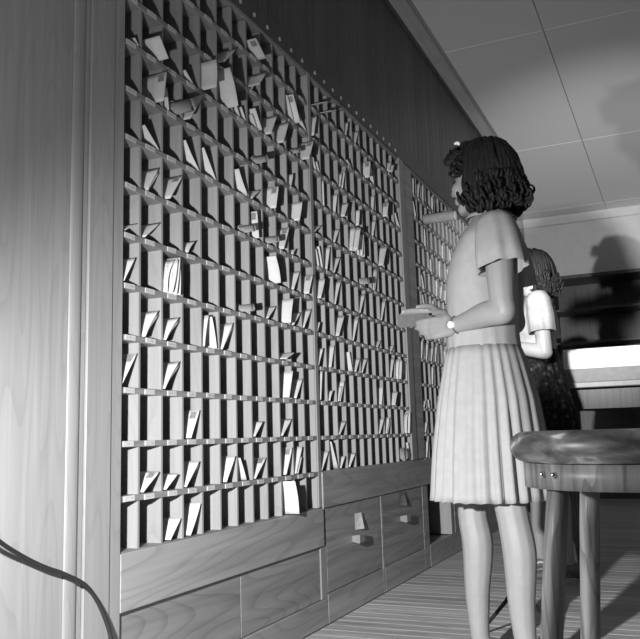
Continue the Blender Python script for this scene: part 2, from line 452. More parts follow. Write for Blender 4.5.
dbox('bay_floor', (2.729, 0.021, 0.09), (3.42, 0.5, 0.112), M['board'])
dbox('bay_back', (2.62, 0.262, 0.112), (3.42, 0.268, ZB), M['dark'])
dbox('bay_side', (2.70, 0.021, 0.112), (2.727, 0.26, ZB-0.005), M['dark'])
dbox('bay_jamb', (3.20, 0.0, 0.119), (3.27, 0.20, ZB-0.005), M['board'])
dbox('bay_jamb', (3.275, -0.002, 0.119), (3.42, 0.02, ZB-0.005), M['drawer'])
dbox('side_panel', (3.42, -0.008, 0.0), (5.4, -0.0005, Z0-0.003), M['drawer'])
def drawer(xa, xb, kx, kz, tx, tz, dim):
    d = dbox('drawer_front', (xa, 0.0015, 0.115), (xb, 0.022, ZB-0.007), M['drawer'], 0.002)
    cx, cy, cz = (xa+xb)/2, 0.01175, (0.115+ZB-0.007)/2
    bm = bmesh.new()                                      # wedge-shaped wooden pull, deeper at the front
    loft(bm, [[Vector((sx*hw, y, sz*hh)) for sx, sz in ((-1,-1),(1,-1),(1,1),(-1,1))] for y, hw, hh in ((0, 0.024, 0.012), (-0.034, 0.034, 0.018), (-0.038, 0.031, 0.015))])
    bmesh.ops.recalc_face_normals(bm, faces=bm.faces[:])
    h = link('drawer_pull', to_mesh(bm, 'drawer_pull'), M['board'], d, (kx-cx, 0.0016-cy, kz-cz))
    bm = bmesh.new()                                      # card tacked on, lower corner curling away
    rows = []
    for j in range(5):
        rows.append([bm.verts.new((-0.03+0.06*i/4, -0.003-0.020*(i/4)**1.5*(0.4+0.6*j/4), 0.034-0.068*j/4)) for i in range(5)])
    for a, b in zip(rows, rows[1:]):
        for i in range(4): bm.faces.new((a[i], b[i], b[i+1], a[i+1]))
    bmesh.ops.solidify(bm, geom=bm.faces[:], thickness=0.0008)
    bmesh.ops.recalc_face_normals(bm, faces=bm.faces[:])
    o = link('card', to_mesh(bm, 'card'), M['whitebox'] if not dim else M['drawer'], d, (tx-cx, 0.0016-cy, tz-cz))
    return d
drawer(1.322, 1.962, 1.62, 0.288, 1.655, 0.355, False)
drawer(1.994, 2.626, 2.27, 0.306, 2.265, 0.40, True)

# ------------------------------------------------------------------ mail in the pigeonholes
def sheet(name, L, h, ang, thick, mat, bend=0.0, curl=0.0, nx=4, nz=6, seed=0):
    """envelope standing on its long edge: origin at the bottom front corner, +y into the hole, leaning by ang"""
    bm = bmesh.new(); uv = bm.loops.layers.uv.new('UVMap')
    a = math.radians(ang); sx, cz = math.sin(a), math.cos(a)
    rows = []; uvs = {}
    for j in range(nz+1):
        t = j/nz; row = []
        for i in range(nx+1):
            s = i/nx
            off = bend*math.sin(math.pi*t) + curl*(t**3)*(1-s)
            p = Vector((sx*h*t + cz*off, L*s, cz*h*t - sx*off))
            v = bm.verts.new(p); uvs[v] = (1-s, t); row.append(v)
        rows.append(row)
    for r0, r1 in zip(rows, rows[1:]):
        for i in range(nx): bm.faces.new((r0[i], r0[i+1], r1[i+1], r1[i]))
    bm.normal_update()
    ret = bmesh.ops.solidify(bm, geom=bm.faces[:], thickness=thick)
    bm.verts.ensure_lookup_table()
    for f in bm.faces:
        for lp in f.loops:
            co = lp.vert.co
            t = min(max((co.x*sx + co.z*cz)/h, 0), 1); lp[uv].uv = (1-min(max(co.y/L, 0), 1), t)
    bmesh.ops.recalc_face_normals(bm, faces=bm.faces[:])
    me = to_mesh(bm, name, True); me.materials.append(mat)
    return me
def cell_origin(col, k):
    x = col*W1 if col < 12 else (X2+(col-12)*W2c if col < 24 else X3+(col-24)*W3)
    return x, (Z0+k*PZ if k >= 0 else ZB), (W1 if col < 12 else W2c)
LETTERS = [
    (0,9,0.093,0.025,-50,0,''),(1,9,0.093,0.069,-42,-0.03,''),(1,8,0.071,0.098,9,-0.025,'S'),(2,8,0.030,0.067,-9,0,''),(3,9,0.053,0.053,-58,0,''),
    (3,8,0.012,0.135,40,-0.02,''),(4,9,0.012,0.097,1,-0.05,'B'),(5,9,0.008,0.134,-25,-0.04,'B'),(5,10,0.038,0.111,50,-0.02,''),
    (7,11,0.093,0.089,-60,-0.03,'S'),(7,10,0.012,0.088,40,-0.04,''),(7,10,0.034,0.060,40,0,''),(6,9,0.043,0.052,-37,0,''),(6,9,0.087,0.050,-37,0,''),
    (7,9,0.063,0.053,-38,0,''),(7,9,0.087,0.083,-38,-0.01,''),(10,10,0.071,0.109,-31,0,''),(10,10,0.087,0.114,-31,-0.02,'S'),
    (11,10,0.093,0.092,-56,0,''),(8,9,0.053,0.106,31,-0.02,''),(9,9,0.031,0.114,28,-0.02,''),(12,10,0.008,0.106,21,-0.01,''),
    (11,9,0.049,0.108,29,-0.03,'S'),(12,9,0.044,0.057,-34,0,''),(12,9,0.081,0.048,-34,0,''),(12,11,0.010,0.078,80,-0.06,''),
    (13,11,0.010,0.078,80,-0.05,''),(16,11,0.012,0.080,23,0,''),(17,11,0.056,0.092,32,0,''),
    (16,10,0.062,0.052,-68,0,''),(18,10,0.068,0.094,15,-0.02,'S'),(19,10,0.087,0.087,-24,0,''),(22,11,0.012,0.075,35,-0.01,''),
    (22,11,0.034,0.060,35,-0.02,''),(15,9,0.012,0.073,22,0,''),(15,9,0.043,0.102,22,0,''),(1,7,0.077,0.087,-54,0,''),(1,6,0.050,0.096,34,0,'D'),
    (2,6,0.047,0.112,37,-0.01,'S'),(3,7,0.079,0.109,-46,0,''),(4,7,0.089,0.113,-40,0,''),(6,7,0.071,0.096,-38,-0.01,''),(6,7,0.087,0.095,-38,0,''),
    (10,8,0.031,0.056,22,0,''),(8,7,0.085,0.094,16,-0.02,'S'),(10,7,0.063,0.091,21,-0.02,''),(13,8,0.019,0.112,-1,0,''),(14,8,0.042,0.097,19,0,''),
    (15,8,0.049,0.095,36,-0.01,''),(17,8,0.008,0.082,15,-0.01,''),(21,9,0.011,0.092,22,-0.02,'S'),(23,9,0.087,0.102,-49,0,''),
    (19,8,0.072,0.101,28,0,''),(16,7,0.012,0.135,23,-0.01,''),(16,7,0.028,0.135,23,-0.03,''),(20,7,0.056,0.135,52,-0.02,''),
    (19,9,0.052,0.083,17,0,''),(0,5,0.033,0.060,61,0,''),(1,5,0.023,0.091,52,0,''),(0,4,0.031,0.085,34,0,''),(3,5,0.026,0.057,43,0,''),
    (7,6,0.049,0.097,-7,-0.01,'S'),(7,7,0.020,0.078,53,0,''),(8,5,0.093,0.102,-21,-0.02,'B'),(9,6,0.073,0.109,29,-0.01,'S'),
    (10,6,0.033,0.039,48,0,''),(12,7,0.008,0.084,63,0,''),(14,7,0.029,0.093,39,0,''),(12,6,0.045,0.072,-21,0,''),(12,6,0.081,0.091,-21,0,''),
    (13,6,0.028,0.113,21,0,''),(14,6,0.029,0.110,48,0,''),(10,5,0.033,0.101,36,0,''),(11,5,0.045,0.096,28,-0.01,'S'),(12,5,0.031,0.101,29,-0.01,'D'),
    (8,4,0.020,0.084,51,0,''),(4,3,0.012,0.103,14,0,''),(4,3,0.085,0.102,-16,0,''),(5,3,0.017,0.116,37,0,'D'),(9,4,0.093,0.098,16,-0.02,''),
    (10,4,0.062,0.088,50,0,''),(11,4,0.011,0.110,47,0,'D'),(12,4,0.008,0.049,35,0,''),(12,3,0.008,0.090,35,0,''),(13,3,0.038,0.105,23,0,''),
    (14,4,0.081,0.122,48,-0.01,''),(9,3,0.080,0.077,69,-0.02,''),(14,5,0.083,0.135,45,0,''),(17,5,0.021,0.123,55,0,''),(19,6,0.012,0.121,23,0,''),
    (19,6,0.028,0.135,23,0,''),(20,5,0.046,0.132,39,0,''),(16,4,0.053,0.134,34,0,''),(15,3,0.087,0.088,-19,0,''),(16,3,0.028,0.085,42,0,''),
    (17,3,0.069,0.102,53,0,''),(19,4,0.039,0.059,54,0,''),(21,4,0.053,0.046,51,0,''),(21,3,0.065,0.120,31,0,''),(23,3,0.087,0.108,0,0,''),
    (19,2,0.077,0.088,17,0,''),(21,2,0.047,0.084,36,-0.01,''),(1,3,0.039,0.099,38,0,'D'),(2,3,0.015,0.098,43,0,'D'),(0,2,0.046,0.110,39,0,'S'),
    (2,2,0.011,0.109,44,0,'D'),(9,2,0.093,0.106,20,-0.01,''),(10,2,0.089,0.097,38,0,''),(12,2,0.021,0.125,11,0,''),(13,2,0.015,0.055,40,0,''),
    (14,2,0.012,0.076,31,0,''),(14,2,0.028,0.103,31,0,''),(9,1,0.030,0.099,53,0,''),(14,1,0.012,0.091,53,0,''),(3,1,0.038,0.095,30,0,'S'),
    (3,0,0.016,0.100,45,0,'D'),(1,0,0.028,0.088,56,0,'S'),(2,0,0.016,0.071,56,0,''),(7,1,0.012,0.078,50,0,''),(5,0,0.039,0.098,37,0,''),
    (6,0,0.037,0.083,-29,0,''),(7,0,0.050,0.103,54,0,'S'),(9,0,0.056,0.111,30,0,'S'),(10,0,0.012,0.114,31,0,''),(10,0,0.028,0.068,31,0,''),
    (12,0,0.020,0.104,65,0,''),(14,0,0.011,0.068,45,0,''),(13,0,0.077,0.129,-30,0,''),(19,1,0.045,0.099,43,0,''),(20,1,0.012,0.094,34,0,''),
    (20,1,0.028,0.064,34,0,''),(23,0,0.087,0.098,-23,0,''),(15,0,0.072,0.092,58,0,''),(2,-1,0.037,0.075,44,0,''),(3,-1,0.057,0.102,33,0,''),
    (9,-1,0.050,0.120,-14,-0.04,'B'),
]
seen = {}
def where(col, k):
    if col < 24: return '%s column from left, %s row from bottom' % (ORD[col+1], ORD[k+2])
    return 'far case, %s column, %s row up' % (ORD[col-24+1], ORD[k+1])
def put_letter(col, k, x0, h, ang, yf, fl, mat=None):
    cx, cz, wd = cell_origin(col, k)
    lo = 0.024 if col == 0 else 0.010
    hi = wd-0.012
    hmax = PZ-SH_T-0.006
    a = math.radians(ang)
    n = seen.get((col, k), 0); seen[(col, k)] = n+1
    thick = random.choice([0.0012, 0.0018, 0.003])
    if fl == 'D': thick = 0.002
    if h*math.cos(a) > hmax: h = hmax/math.cos(a)
    # keep the sheet inside its hole
    reach = h*math.sin(a)
    hi2 = hi - (0.010 if fl == 'D' else 0.004); lo2 = lo + (0.004 if reach < 0 else 0); x0 = min(x0, hi2)
    if reach >= 0 and x0+reach > hi2: x0 = max(lo, hi2-reach)
    if reach < 0 and x0+reach < lo2: x0 = min(hi, lo2-reach)
    if x0+reach > hi2 or x0+reach < lo2:
        room = (hi2-x0) if reach >= 0 else (x0-lo2)
        a = math.copysign(math.asin(max(-1, min(1, room/h))), reach)
        if h*math.cos(a) > hmax:
            h = math.hypot(hmax, room); a = math.copysign(math.asin(room/h), reach)
    ang = math.degrees(a)
    L = random.uniform(0.13, 0.19)
    if fl == 'B': L = 0.18
    bend = random.choice([0, 0, 0.002, -0.003]) if abs(ang) < 50 else 0
    if fl == 'B': bend = 0.007
    if mat is None: mat = M['paper'] if fl == 'S' else random.choice([M['paper'], M['paper'], M['blank'], M['blank'], M['buff']])
    if fl in 'BD' and fl: mat = M['paper'] if fl == 'D' else M['blank']
    # how it looks
    lean = 'standing upright' if abs(ang) < 12 else ('leaning right' if 0 < ang < 48 else ('leaning left' if -48 < ang < 0 else 'slumped flat'))
    kind = {'S': 'stamped white envelope', 'B': 'large folded white sheet', 'D': 'pair of stuck envelopes', '': ''}[fl]
    if not kind: kind = {'letter_paper': 'addressed white envelope', 'blank_paper': 'plain white letter', 'buff_paper': 'buff envelope'}[mat.name]
    if n: kind = ['', 'second ', 'third '][min(n, 2)] + kind
    nm = {'S': 'envelope', 'B': 'folded_paper', 'D': 'envelope_pair', '': 'envelope'}[fl]
    yb = YD + yf - 0.004
    o = link(nm, sheet(nm, L, h, ang, thick, mat, bend), None, None, (cx+x0, yb, cz+0.003))
    tag(o, '%s %s in %s' % (kind, lean, where(col, k)), 'paper' if fl == 'B' else 'envelope', 'letters in the pigeonholes')
    if fl == 'S':
        # stamp on the upper front corner of the left face
        sx, c = math.sin(a), math.cos(a)
        sw, sh = 0.022, 0.024
        bm = bmesh.new()
        pts = []
        for s_, t_ in ((0.006, h-0.006-sh), (0.006+sw, h-0.006-sh), (0.006+sw, h-0.006), (0.006, h-0.006)):
            off = bend*math.sin(math.pi*t_/h)
            pts.append(bm.verts.new((sx*t_ + c*(off-thick-0.0008), s_, c*t_ - sx*(off-thick-0.0008))))
        f = bm.faces.new(pts)
        bmesh.ops.solidify(bm, geom=[f], thickness=0.0006)
        bmesh.ops.recalc_face_normals(bm, faces=bm.faces[:])
        link('stamp', to_mesh(bm, 'stamp'), M['stamp'], o)
    if fl == 'D':
        link('second_envelope', sheet('second_envelope', L*0.9, h*0.92, ang+4, 0.0015, M['blank'], bend), None, o, (0.006, 0.004, 0))
    return o
for L_ in LETTERS: put_letter(*L_)
random.seed(5)
# mail in the far case, only part of it in view beside the woman
FAR = [(0,11,.03,.10,8),(1,11,.02,.11,25),(2,11,.03,.12,10),(4,11,.04,.09,5),(0,10,.05,.10,-25),(2,9,.03,.11,0),(3,8,.03,.08,5),(1,7,.05,.09,-25),
       (5,8,.03,.11,10),(6,9,.03,.10,12),(8,9,.03,.10,-15),(4,7,.03,.11,12),(5,7,.02,.10,28),(1,6,.05,.11,-22),(3,6,.03,.10,6),(6,7,.03,.09,25),
       (0,4,.03,.11,18),(1,4,.03,.11,24),(3,4,.02,.11,24),(2,3,.03,.11,15),(0,2,.03,.05,38),(1,2,.04,.05,-20),(0,1,.03,.07,35),(0,0,.03,.10,22),(2,4,.03,.10,30),
       (3,2,.03,.08,20),(5,4,.03,.10,20),(7,8,.03,.1,15),(4,5,.03,.10,20),(6,5,.03,.1,10)]
for c, k, x0, h, a in FAR: put_letter(24+c, k, x0, h, a, 0.0, '')

# rolled papers: spiral of newsprint lying in its hole, end towards the room
def roll(col, k, xc, r, out, L, label, mat=None, name='rolled_newspaper', turns=3.0, solid=False):
    cx, cz, wd = cell_origin(col, k)
    bm = bmesh.new()
    n = int(turns*16); prof = []
    for i in range(n+1):
        t = i/n; rr = r*(0.25+0.75*t); a = 2*math.pi*turns*t
        prof.append((rr*math.cos(a), rr*math.sin(a)))
    rows = [[bm.verts.new((px, y, pz)) for px, pz in prof] for y in (0.0, L*0.5, L)]
    for r0, r1 in zip(rows, rows[1:]):
        for i in range(n): bm.faces.new((r0[i], r0[i+1], r1[i+1], r1[i]))
    bmesh.ops.solidify(bm, geom=bm.faces[:], thickness=0.0012)
    bmesh.ops.recalc_face_normals(bm, faces=bm.faces[:])
    me = to_mesh(bm, name, True)
    o = link(name, me, mat or M['blank'], None, (cx+xc, YD-out, cz+r+0.0045))
    tag(o, label, 'newspaper', 'rolled papers in the pigeonholes')
    bm = bmesh.new()
    tube(bm, [((r+0.0018)*math.cos(a), L*0.35, (r+0.0018)*math.sin(a)) for a in [2*math.pi*i/16 for i in range(17)]], 0.0012, 5)
    link('string', to_mesh(bm, 'string', True), M['buff'], o)
    return o
roll(2, 8, 0.070, 0.021, 0.060, 0.20, 'rolled white newspaper jutting out near the top left of the nearest case')
roll(7, 8, 0.06, 0.014, 0.045, 0.16, 'small paper roll below the clump of letters in eighth column')
roll(6, 6, 0.07, 0.014, 0.04, 0.16, 'small paper roll left of the tall stamped envelope in eighth column')
roll(6, 4, 0.06, 0.014, 0.035, 0.16, 'small paper roll in seventh column at the middle rows')
roll(8, 6, 0.04, 0.013, 0.04, 0.16, 'small paper roll above the large blank sheet')
roll(17, 6, 0.05, 0.017, 0.035, 0.18, 'paper roll in sixth column of the middle case')
roll(22, 0, 0.0494, 0.037, 0.02, 0.20, 'fat rolled magazine standing in bottom row by the wide stile', turns=2.0)
roll(10, 9, 0.062, 0.011, 0.03, 0.16, 'little coiled paper under a leaning white letter, upper rows')

# bundle of folded newspapers filling a hole of the third column
def bundle(col, k, n, label, h=0.112, name='newspaper_bundle'):
    cx, cz, wd = cell_origin(col, k)
    r = empty(name, (cx+0.012, YD-0.014, cz+0.0015)); tag(r, label, 'newspapers')
    for i in range(n):
        xx = 0.002 + (wd-0.045)*i/max(1, n-1)
        hh = h*random.uniform(0.86, 1.0)
        ang = 14 - 20*i/max(1, n-1) + random.uniform(-3, 3)
        me = sheet('folded_newspaper', 0.19*random.uniform(0.9, 1.0), hh, ang, 0.0035, M['blank'] if i % 2 else M['news'], random.uniform(0.004, 0.009)*(1 if i % 2 else -1), 0.012)
        link('folded_newspaper', me, None, r, (xx, random.uniform(-0.006, 0.006), 0))
    return r
bundle(2, 4, 6, 'crumpled bundle of folded newspapers filling a hole in the third column')
bundle(17, 6+1, 4, 'bulging bundle of folded papers in the sixth column of the middle case', 0.11)
bundle(22, 3, 4, 'wad of folded papers at the right edge of the middle case', 0.11)
bundle(23, 1, 3, 'curved magazines standing beside the wide stile', 0.112)

# mailing tube jutting out of the far case
x, z, wd = cell_origin(26, 10)
mt_ = empty('mailing_tube', (x+0.05, -0.19, z+0.036)); tag(mt_, 'grey cardboard mailing tube jutting out of the far mail case', 'tube')
bm = bmesh.new(); n = 24
ring = lambda r, y: [Vector((r*math.cos(2*math.pi*i/n), y, r*math.sin(2*math.pi*i/n))) for i in range(n)]
loft(bm, [ring(0.026, 0.004), ring(0.026, 0), ring(0.030, 0), ring(0.030, 0.38)], cap0=True, cap1=True)
bmesh.ops.recalc_face_normals(bm, faces=bm.faces[:])
link('tube', to_mesh(bm, 'tube', True), M['carton'], mt_)
bm = bmesh.new(); loft(bm, [ring(0.0255, -0.002), ring(0.0255, 0.012)]); bmesh.ops.recalc_face_normals(bm, faces=bm.faces[:])
link('end_cap', to_mesh(bm, 'end_cap'), M['whitebox'], mt_)

# ------------------------------------------------------------------ people
def smooth_chain(bm, pts, m_=5):
    """tapered limb through the given points on a Catmull-Rom curve"""
    P = [Vector(p) for p, r in pts]; R = [r for p, r in pts]
    P = [P[0]] + P + [P[-1]]; R = [R[0]] + R + [R[-1]]
    out = []
    cr = lambda a, b, c, d, t: 0.5*((2*b) + (c-a)*t + (2*a-5*b+4*c-d)*t*t + (3*b-a-3*c+d)*t*t*t)
    for i in range(1, len(P)-2):
        for j in range(m_):
            t = j/m_; out.append((cr(P[i-1], P[i], P[i+1], P[i+2], t), cr(R[i-1], R[i], R[i+1], R[i+2], t)))
    out.append((P[-1], R[-1]))
    chain(bm, out)
def hand(bm, wrist, d, n, thumb, s=1.0, curl=(12, 18, 14), spread=0.0165):
    """palm and five fingers; d = towards the fingertips, n = palm side, thumb = thumb side"""
    wrist = Vector(wrist); d = Vector(d).normalized(); n = Vector(n); n = (n - d*n.dot(d)).normalized()
    th = Vector(thumb); th = (th - d*th.dot(d) - n*th.dot(n)).normalized()
    pl = 0.082*s
    base = wrist + d*0.012
    lens = (0.070, 0.078, 0.072, 0.056)
    for i in range(4):
        o = (1.5-i)*spread*s
        kn = wrist + d*(pl - (0.004, 0, 0.004, 0.012)[i]*s) + th*o
        capsule(bm, base + th*o*0.55, 0.016*s, kn, 0.0115*s, 10, 3)
        p = kn; dd = d.copy(); seg = [lens[i]*f*s for f in (0.46, 0.30, 0.24)]; rad = [0.0098, 0.0090, 0.0082, 0.0068]
        ax = d.cross(n)
        for q in range(3):
            a = math.radians(curl[q] + (3-i)*-1.5 + i*2.5)
            dd = (Matrix.Rotation(a, 3, ax) @ dd)
            p2 = p + dd*seg[q]
            capsule(bm, p, rad[q]*s, p2, rad[q+1]*s, 10, 3); p = p2
    tb = wrist + d*0.028*s + th*0.022*s
    t1 = tb + (d*0.62 + th*0.62 + n*0.35).normalized()*0.036*s
    t2 = t1 + (d*0.90 + th*0.25 + n*0.35).normalized()*0.030*s
    t3 = t2 + (d*0.97 + th*0.02 + n*0.30).normalized()*0.024*s
    chain(bm, [(tb, 0.0155*s), (t1, 0.0115*s), (t2, 0.0098*s), (t3, 0.0078*s)])
def head_shapes(bm, c, rz, rx=0.0):
    R = Euler((rx, 0, rz)).to_matrix(); c = Vector(c)
    P = lambda *p: c + R @ Vector(p)
    ellip(bm, P(0, -0.012, 0.022), (0.072, 0.090, 0.095), R)
    ellip(bm, P(0, 0.026, -0.028), (0.058, 0.058, 0.086), R)
    chain(bm, [(P(-0.050, 0.0, -0.062), 0.018), (P(-0.024, 0.052, -0.098), 0.018), (P(0.024, 0.052, -0.098), 0.018), (P(0.050, 0.0, -0.062), 0.018)])
    ellip(bm, P(0, 0.066, -0.100), (0.020, 0.016, 0.016), R)
    chain(bm, [(P(0, 0.082, 0.012), 0.008), (P(0, 0.099, -0.022), 0.0095), (P(0, 0.102, -0.032), 0.0105)])
    for s in (-1, 1):
        ellip(bm, P(s*0.010, 0.092, -0.034), (0.008, 0.010, 0.007), R)
        ellip(bm, P(s*0.036, 0.056, -0.034), (0.024, 0.024, 0.028), R)
        capsule(bm, P(s*0.012, 0.080, 0.020), 0.008, P(s*0.046, 0.066, 0.020), 0.008, 8, 3)
        ellip(bm, P(s*0.075, -0.006, -0.012), (0.010, 0.018, 0.030), R)
    capsule(bm, P(-0.016, 0.083, -0.060), 0.0065, P(0.016, 0.083, -0.060), 0.0065, 8, 3)
    capsule(bm, P(-0.014, 0.082, -0.070), 0.0070, P(0.014, 0.082, -0.070), 0.0070, 8, 3)
    return P, R
def solid_body(name, bm, parent, mat, voxel=0.0055):
    me = to_mesh(bm, name)
    o = bpy.data.objects.new(name, me); COL.objects.link(o)
    md = o.modifiers.new('remesh', 'REMESH'); md.mode = 'VOXEL'; md.voxel_size = voxel; md.use_smooth_shade = True
    sm = o.modifiers.new('smooth', 'SMOOTH'); sm.factor = 0.5; sm.iterations = 5
    dg = bpy.context.evaluated_depsgraph_get()
    me2 = bpy.data.meshes.new_from_object(o.evaluated_get(dg))
    bpy.data.objects.remove(o); me2.name = name
    for p in me2.polygons: p.use_smooth = True
    me2.materials.clear(); me2.materials.append(mat)
    return link(name, me2, mat, parent)
def ring_pts(z, front, back, rx, n, fold=0.0, nf=0, ph=0.0, cx=0.0, hem=0.0, ease=None):
    cy = (front+back)/2; ry = (front-back)/2
    pts = []
    for i in range(n):
        a = 2*math.pi*i/n
        w_ = math.cos(nf*a+ph) + 0.55*math.cos((nf*1.0+5)*a+1.3*ph+1.0) if nf else 0
        f = fold*w_
        pts.append(Vector((cx+(rx+f)*math.cos(a), cy+(ry+f)*math.sin(a), z + hem*math.sin(nf*a+1.0))))
    return pts
def interp(rows, t):
    """rows = [(z, front, back, rx)], t in 0..1 along z"""
    z = rows[0][0] + (rows[-1][0]-rows[0][0])*t
    for a, b in zip(rows, rows[1:]):
        if min(a[0], b[0])-1e-9 <= z <= max(a[0], b[0])+1e-9:
            f = (z-a[0])/(b[0]-a[0]); f2 = f*f*(3-2*f)*0.5+f*0.5
            return tuple(a[i]+(b[i]-a[i])*f2 for i in range(4))
    return rows[-1]
def cloth(name, bm, mat, parent, thick=0.003):
    bmesh.ops.recalc_face_normals(bm, faces=bm.faces[:])
    bmesh.ops.solidify(bm, geom=bm.faces[:], thickness=thick)
    bmesh.ops.recalc_face_normals(bm, faces=bm.faces[:])
    return link(name, to_mesh(bm, name, True), mat, parent)
def skirt(parent, rows, mat, nf, amp, n=132, steps=16, hem=0.002, seed=0, name='skirt'):
    bm = bmesh.new(); rings = []
    for j in range(steps+1):
        t = j/steps; z, fr, bk, rx = interp(rows, t)
        rings.append(ring_pts(z, fr, bk, rx, n, amp*min(1, t*1.5)**0.8*(0.35+0.65*t) + (0.0022 if t > 0.02 else 0), nf, 0.5*math.sin(2.2*t)+seed, hem=hem*t))
    loft(bm, rings, False, False)
    return cloth(name, bm, mat, parent)
def bodice(parent, rows, mat, n=72, steps=22, name='bodice'):
    bm = bmesh.new(); rings = []
    for j in range(steps+1):
        t = j/steps; z, fr, bk, rx = interp(rows, t)
        rings.append(ring_pts(z, fr, bk, rx, n, 0.0016*max(0, 1-2.2*t), 17, 0.3))
    loft(bm, rings, False, False)
    return cloth(name, bm, mat, parent)
def sleeve(parent, p0, p1, rows, mat, nf=9, amp=0.006, n=60, name='sleeve'):
    """rows = [(t, ra, rb)] radii across (x-ish) and along y"""
    p0 = Vector(p0); p1 = Vector(p1); d = (p1-p0).normalized()
    b = Vector((0, 1, 0)); b = (b-d*b.dot(d)).normalized(); a = b.cross(d)
    bm = bmesh.new(); rings = []
    for t, ra, rb in rows:
        c = p0.lerp(p1, t)
        rg = []
        for i in range(n):
            th = 2*math.pi*i/n; f = amp*t*(math.cos(nf*th)+0.5*math.cos((nf+4)*th+1))
            rg.append(c + a*(ra+f)*math.cos(th) + b*(rb+f)*math.sin(th) )
        rings.append(rg)
    loft(bm, rings, True, False)
    return cloth(name, bm, mat, parent)
def hair_do(parent, c, rz, mat, seed=1, big=1.0, locks=170, rx=0.0):
    rnd = random.Random(seed)
    R = Euler((rx, 0, rz)).to_matrix(); c = Vector(c)
    prof = [(0.128, 0.006), (0.120, 0.038), (0.098, 0.070), (0.060, 0.093), (0.02, 0.103), (-0.03, 0.110), (-0.07, 0.112), (-0.10, 0.104), (-0.125, 0.085)]
    def rad(z):
        for (a, ra), (b, rb) in zip(prof, prof[1:]):
            if b <= z <= a: return rb+(ra-rb)*(z-b)/(a-b)
        return prof[-1][1] if z < prof[-1][0] else prof[0][1]
    def surf(az, z, off=0.0):
        r = (rad(z)+off)*big
        return Vector((r*0.92*math.cos(az), -0.028 + r*1.06*math.sin(az), z))
    bm = bmesh.new()
    # under-shell, pulled in over the face
    n = 40; rings = []
    for z in (0.120, 0.108, 0.09, 0.07, 0.05, 0.025, 0.0, -0.03, -0.06, -0.085, -0.10):
        rg = []
        for i in range(n):
            az = 2*math.pi*i/n; p = surf(az, z, -0.014)
            lim = 0.046 - 0.050*max(0, min(1, (0.05-z)/0.06))
            if z < 0.075 and p.y > lim: p.y = lim - 0.012
            rg.append(c + R @ p)
        rings.append(rg)
    loft(bm, rings)
    def lock(az0, z0, z1, daz, r0, wave, curl, out):
        pts = []; rr = []; m_ = 18
        ph = rnd.uniform(0, 6.28)
        for i in range(m_):
            t = i/(m_-1); z = z0+(z1-z0)*(t**0.9); az = az0+daz*t
            w1 = wave*t*math.sin(ph+t*11)
            p = surf(az + w1*4, z, out*t + wave*0.7*math.cos(ph+t*11)*t)
            pts.append(p); rr.append(r0*(0.7+0.5*math.sin(math.pi*min(1, 0.15+t))))
        # curled end
        e = pts[-1]; rd = Vector((math.cos(az), math.sin(az), 0)); cr = curl
        cen = e + rd*cr*0.9*rnd.choice((1, 1, -0.8)); k0 = (e-cen)
        side = rd.cross(Vector((0, 0, 1)))
        for i in range(1, 11):
            a = -i*0.55
            v = k0*math.cos(a) + Vector((0, 0, 1))*k0.length*math.sin(a)
            pts.append(cen + v*(1-0.04*i) + side*0.0022*i); rr.append(r0*(0.9-0.055*i))
        tube(bm, [c + R @ p for p in pts], rr, 6)
    for i in range(locks):
        az = rnd.uniform(0, 2*math.pi)
        fa = abs((az - math.pi/2 + math.pi) % (2*math.pi) - math.pi)      # angle from the face
        if 1.12 <= fa < 1.45:
            lock(az, rnd.uniform(0.09, 0.122), rnd.uniform(0.0, 0.035), rnd.uniform(-0.1, 0.1), rnd.uniform(0.005, 0.008), 0.004, rnd.uniform(0.010, 0.015), 0.002)
        elif fa < 1.12:
            lock(az, rnd.uniform(0.112, 0.124), rnd.uniform(0.062, 0.085), rnd.uniform(-0.5, 0.5), rnd.uniform(0.005, 0.008), 0.006, rnd.uniform(0.012, 0.018), 0.012)
        else:
            lock(az, rnd.uniform(0.08, 0.126), rnd.uniform(-0.122, -0.06), rnd.uniform(-0.30, 0.30)*min(1, max(0.15, (fa-1.45)/0.5)), rnd.uniform(0.005, 0.0085), rnd.uniform(0.004, 0.008), rnd.uniform(0.010, 0.019), 0.004)
    # rows of sausage curls around the sides and nape, and a rolled fringe
    def coil(az, z, r, turns, L):
        cen = surf(az, z, 0.0); rd = Vector((math.cos(az), math.sin(az), 0)); tg = Vector((-math.sin(az), math.cos(az), 0))
        pts = []; N = int(turns*12)
        for i in range(N):
            a = 2*math.pi*turns*i/N
            pts.append(c + R @ (cen + rd*r*math.cos(a) + Vector((0, 0, 1))*r*math.sin(a) + tg*(L*(i/N-0.5))))
        tube(bm, pts, [0.0048*(0.6+0.8*math.sin(math.pi*(i+0.5)/N)) for i in range(N)], 6)
    for i in range(46):
        az = math.pi/2 + 1.48 + (2*math.pi-2.96)*(i+rnd.random())/46
        coil(az, rnd.uniform(-0.125, -0.02), rnd.uniform(0.011, 0.018), 2.6, rnd.uniform(0.025, 0.045))
    for i in range(16):
        az = math.pi/2 + (i/15-0.5)*1.9
        coil(az, rnd.uniform(0.066, 0.115), rnd.uniform(0.012, 0.017), 2.4, 0.035)
    bmesh.ops.recalc_face_normals(bm, faces=bm.faces[:])
    return link('hair', to_mesh(bm, 'hair', True), mat, parent)
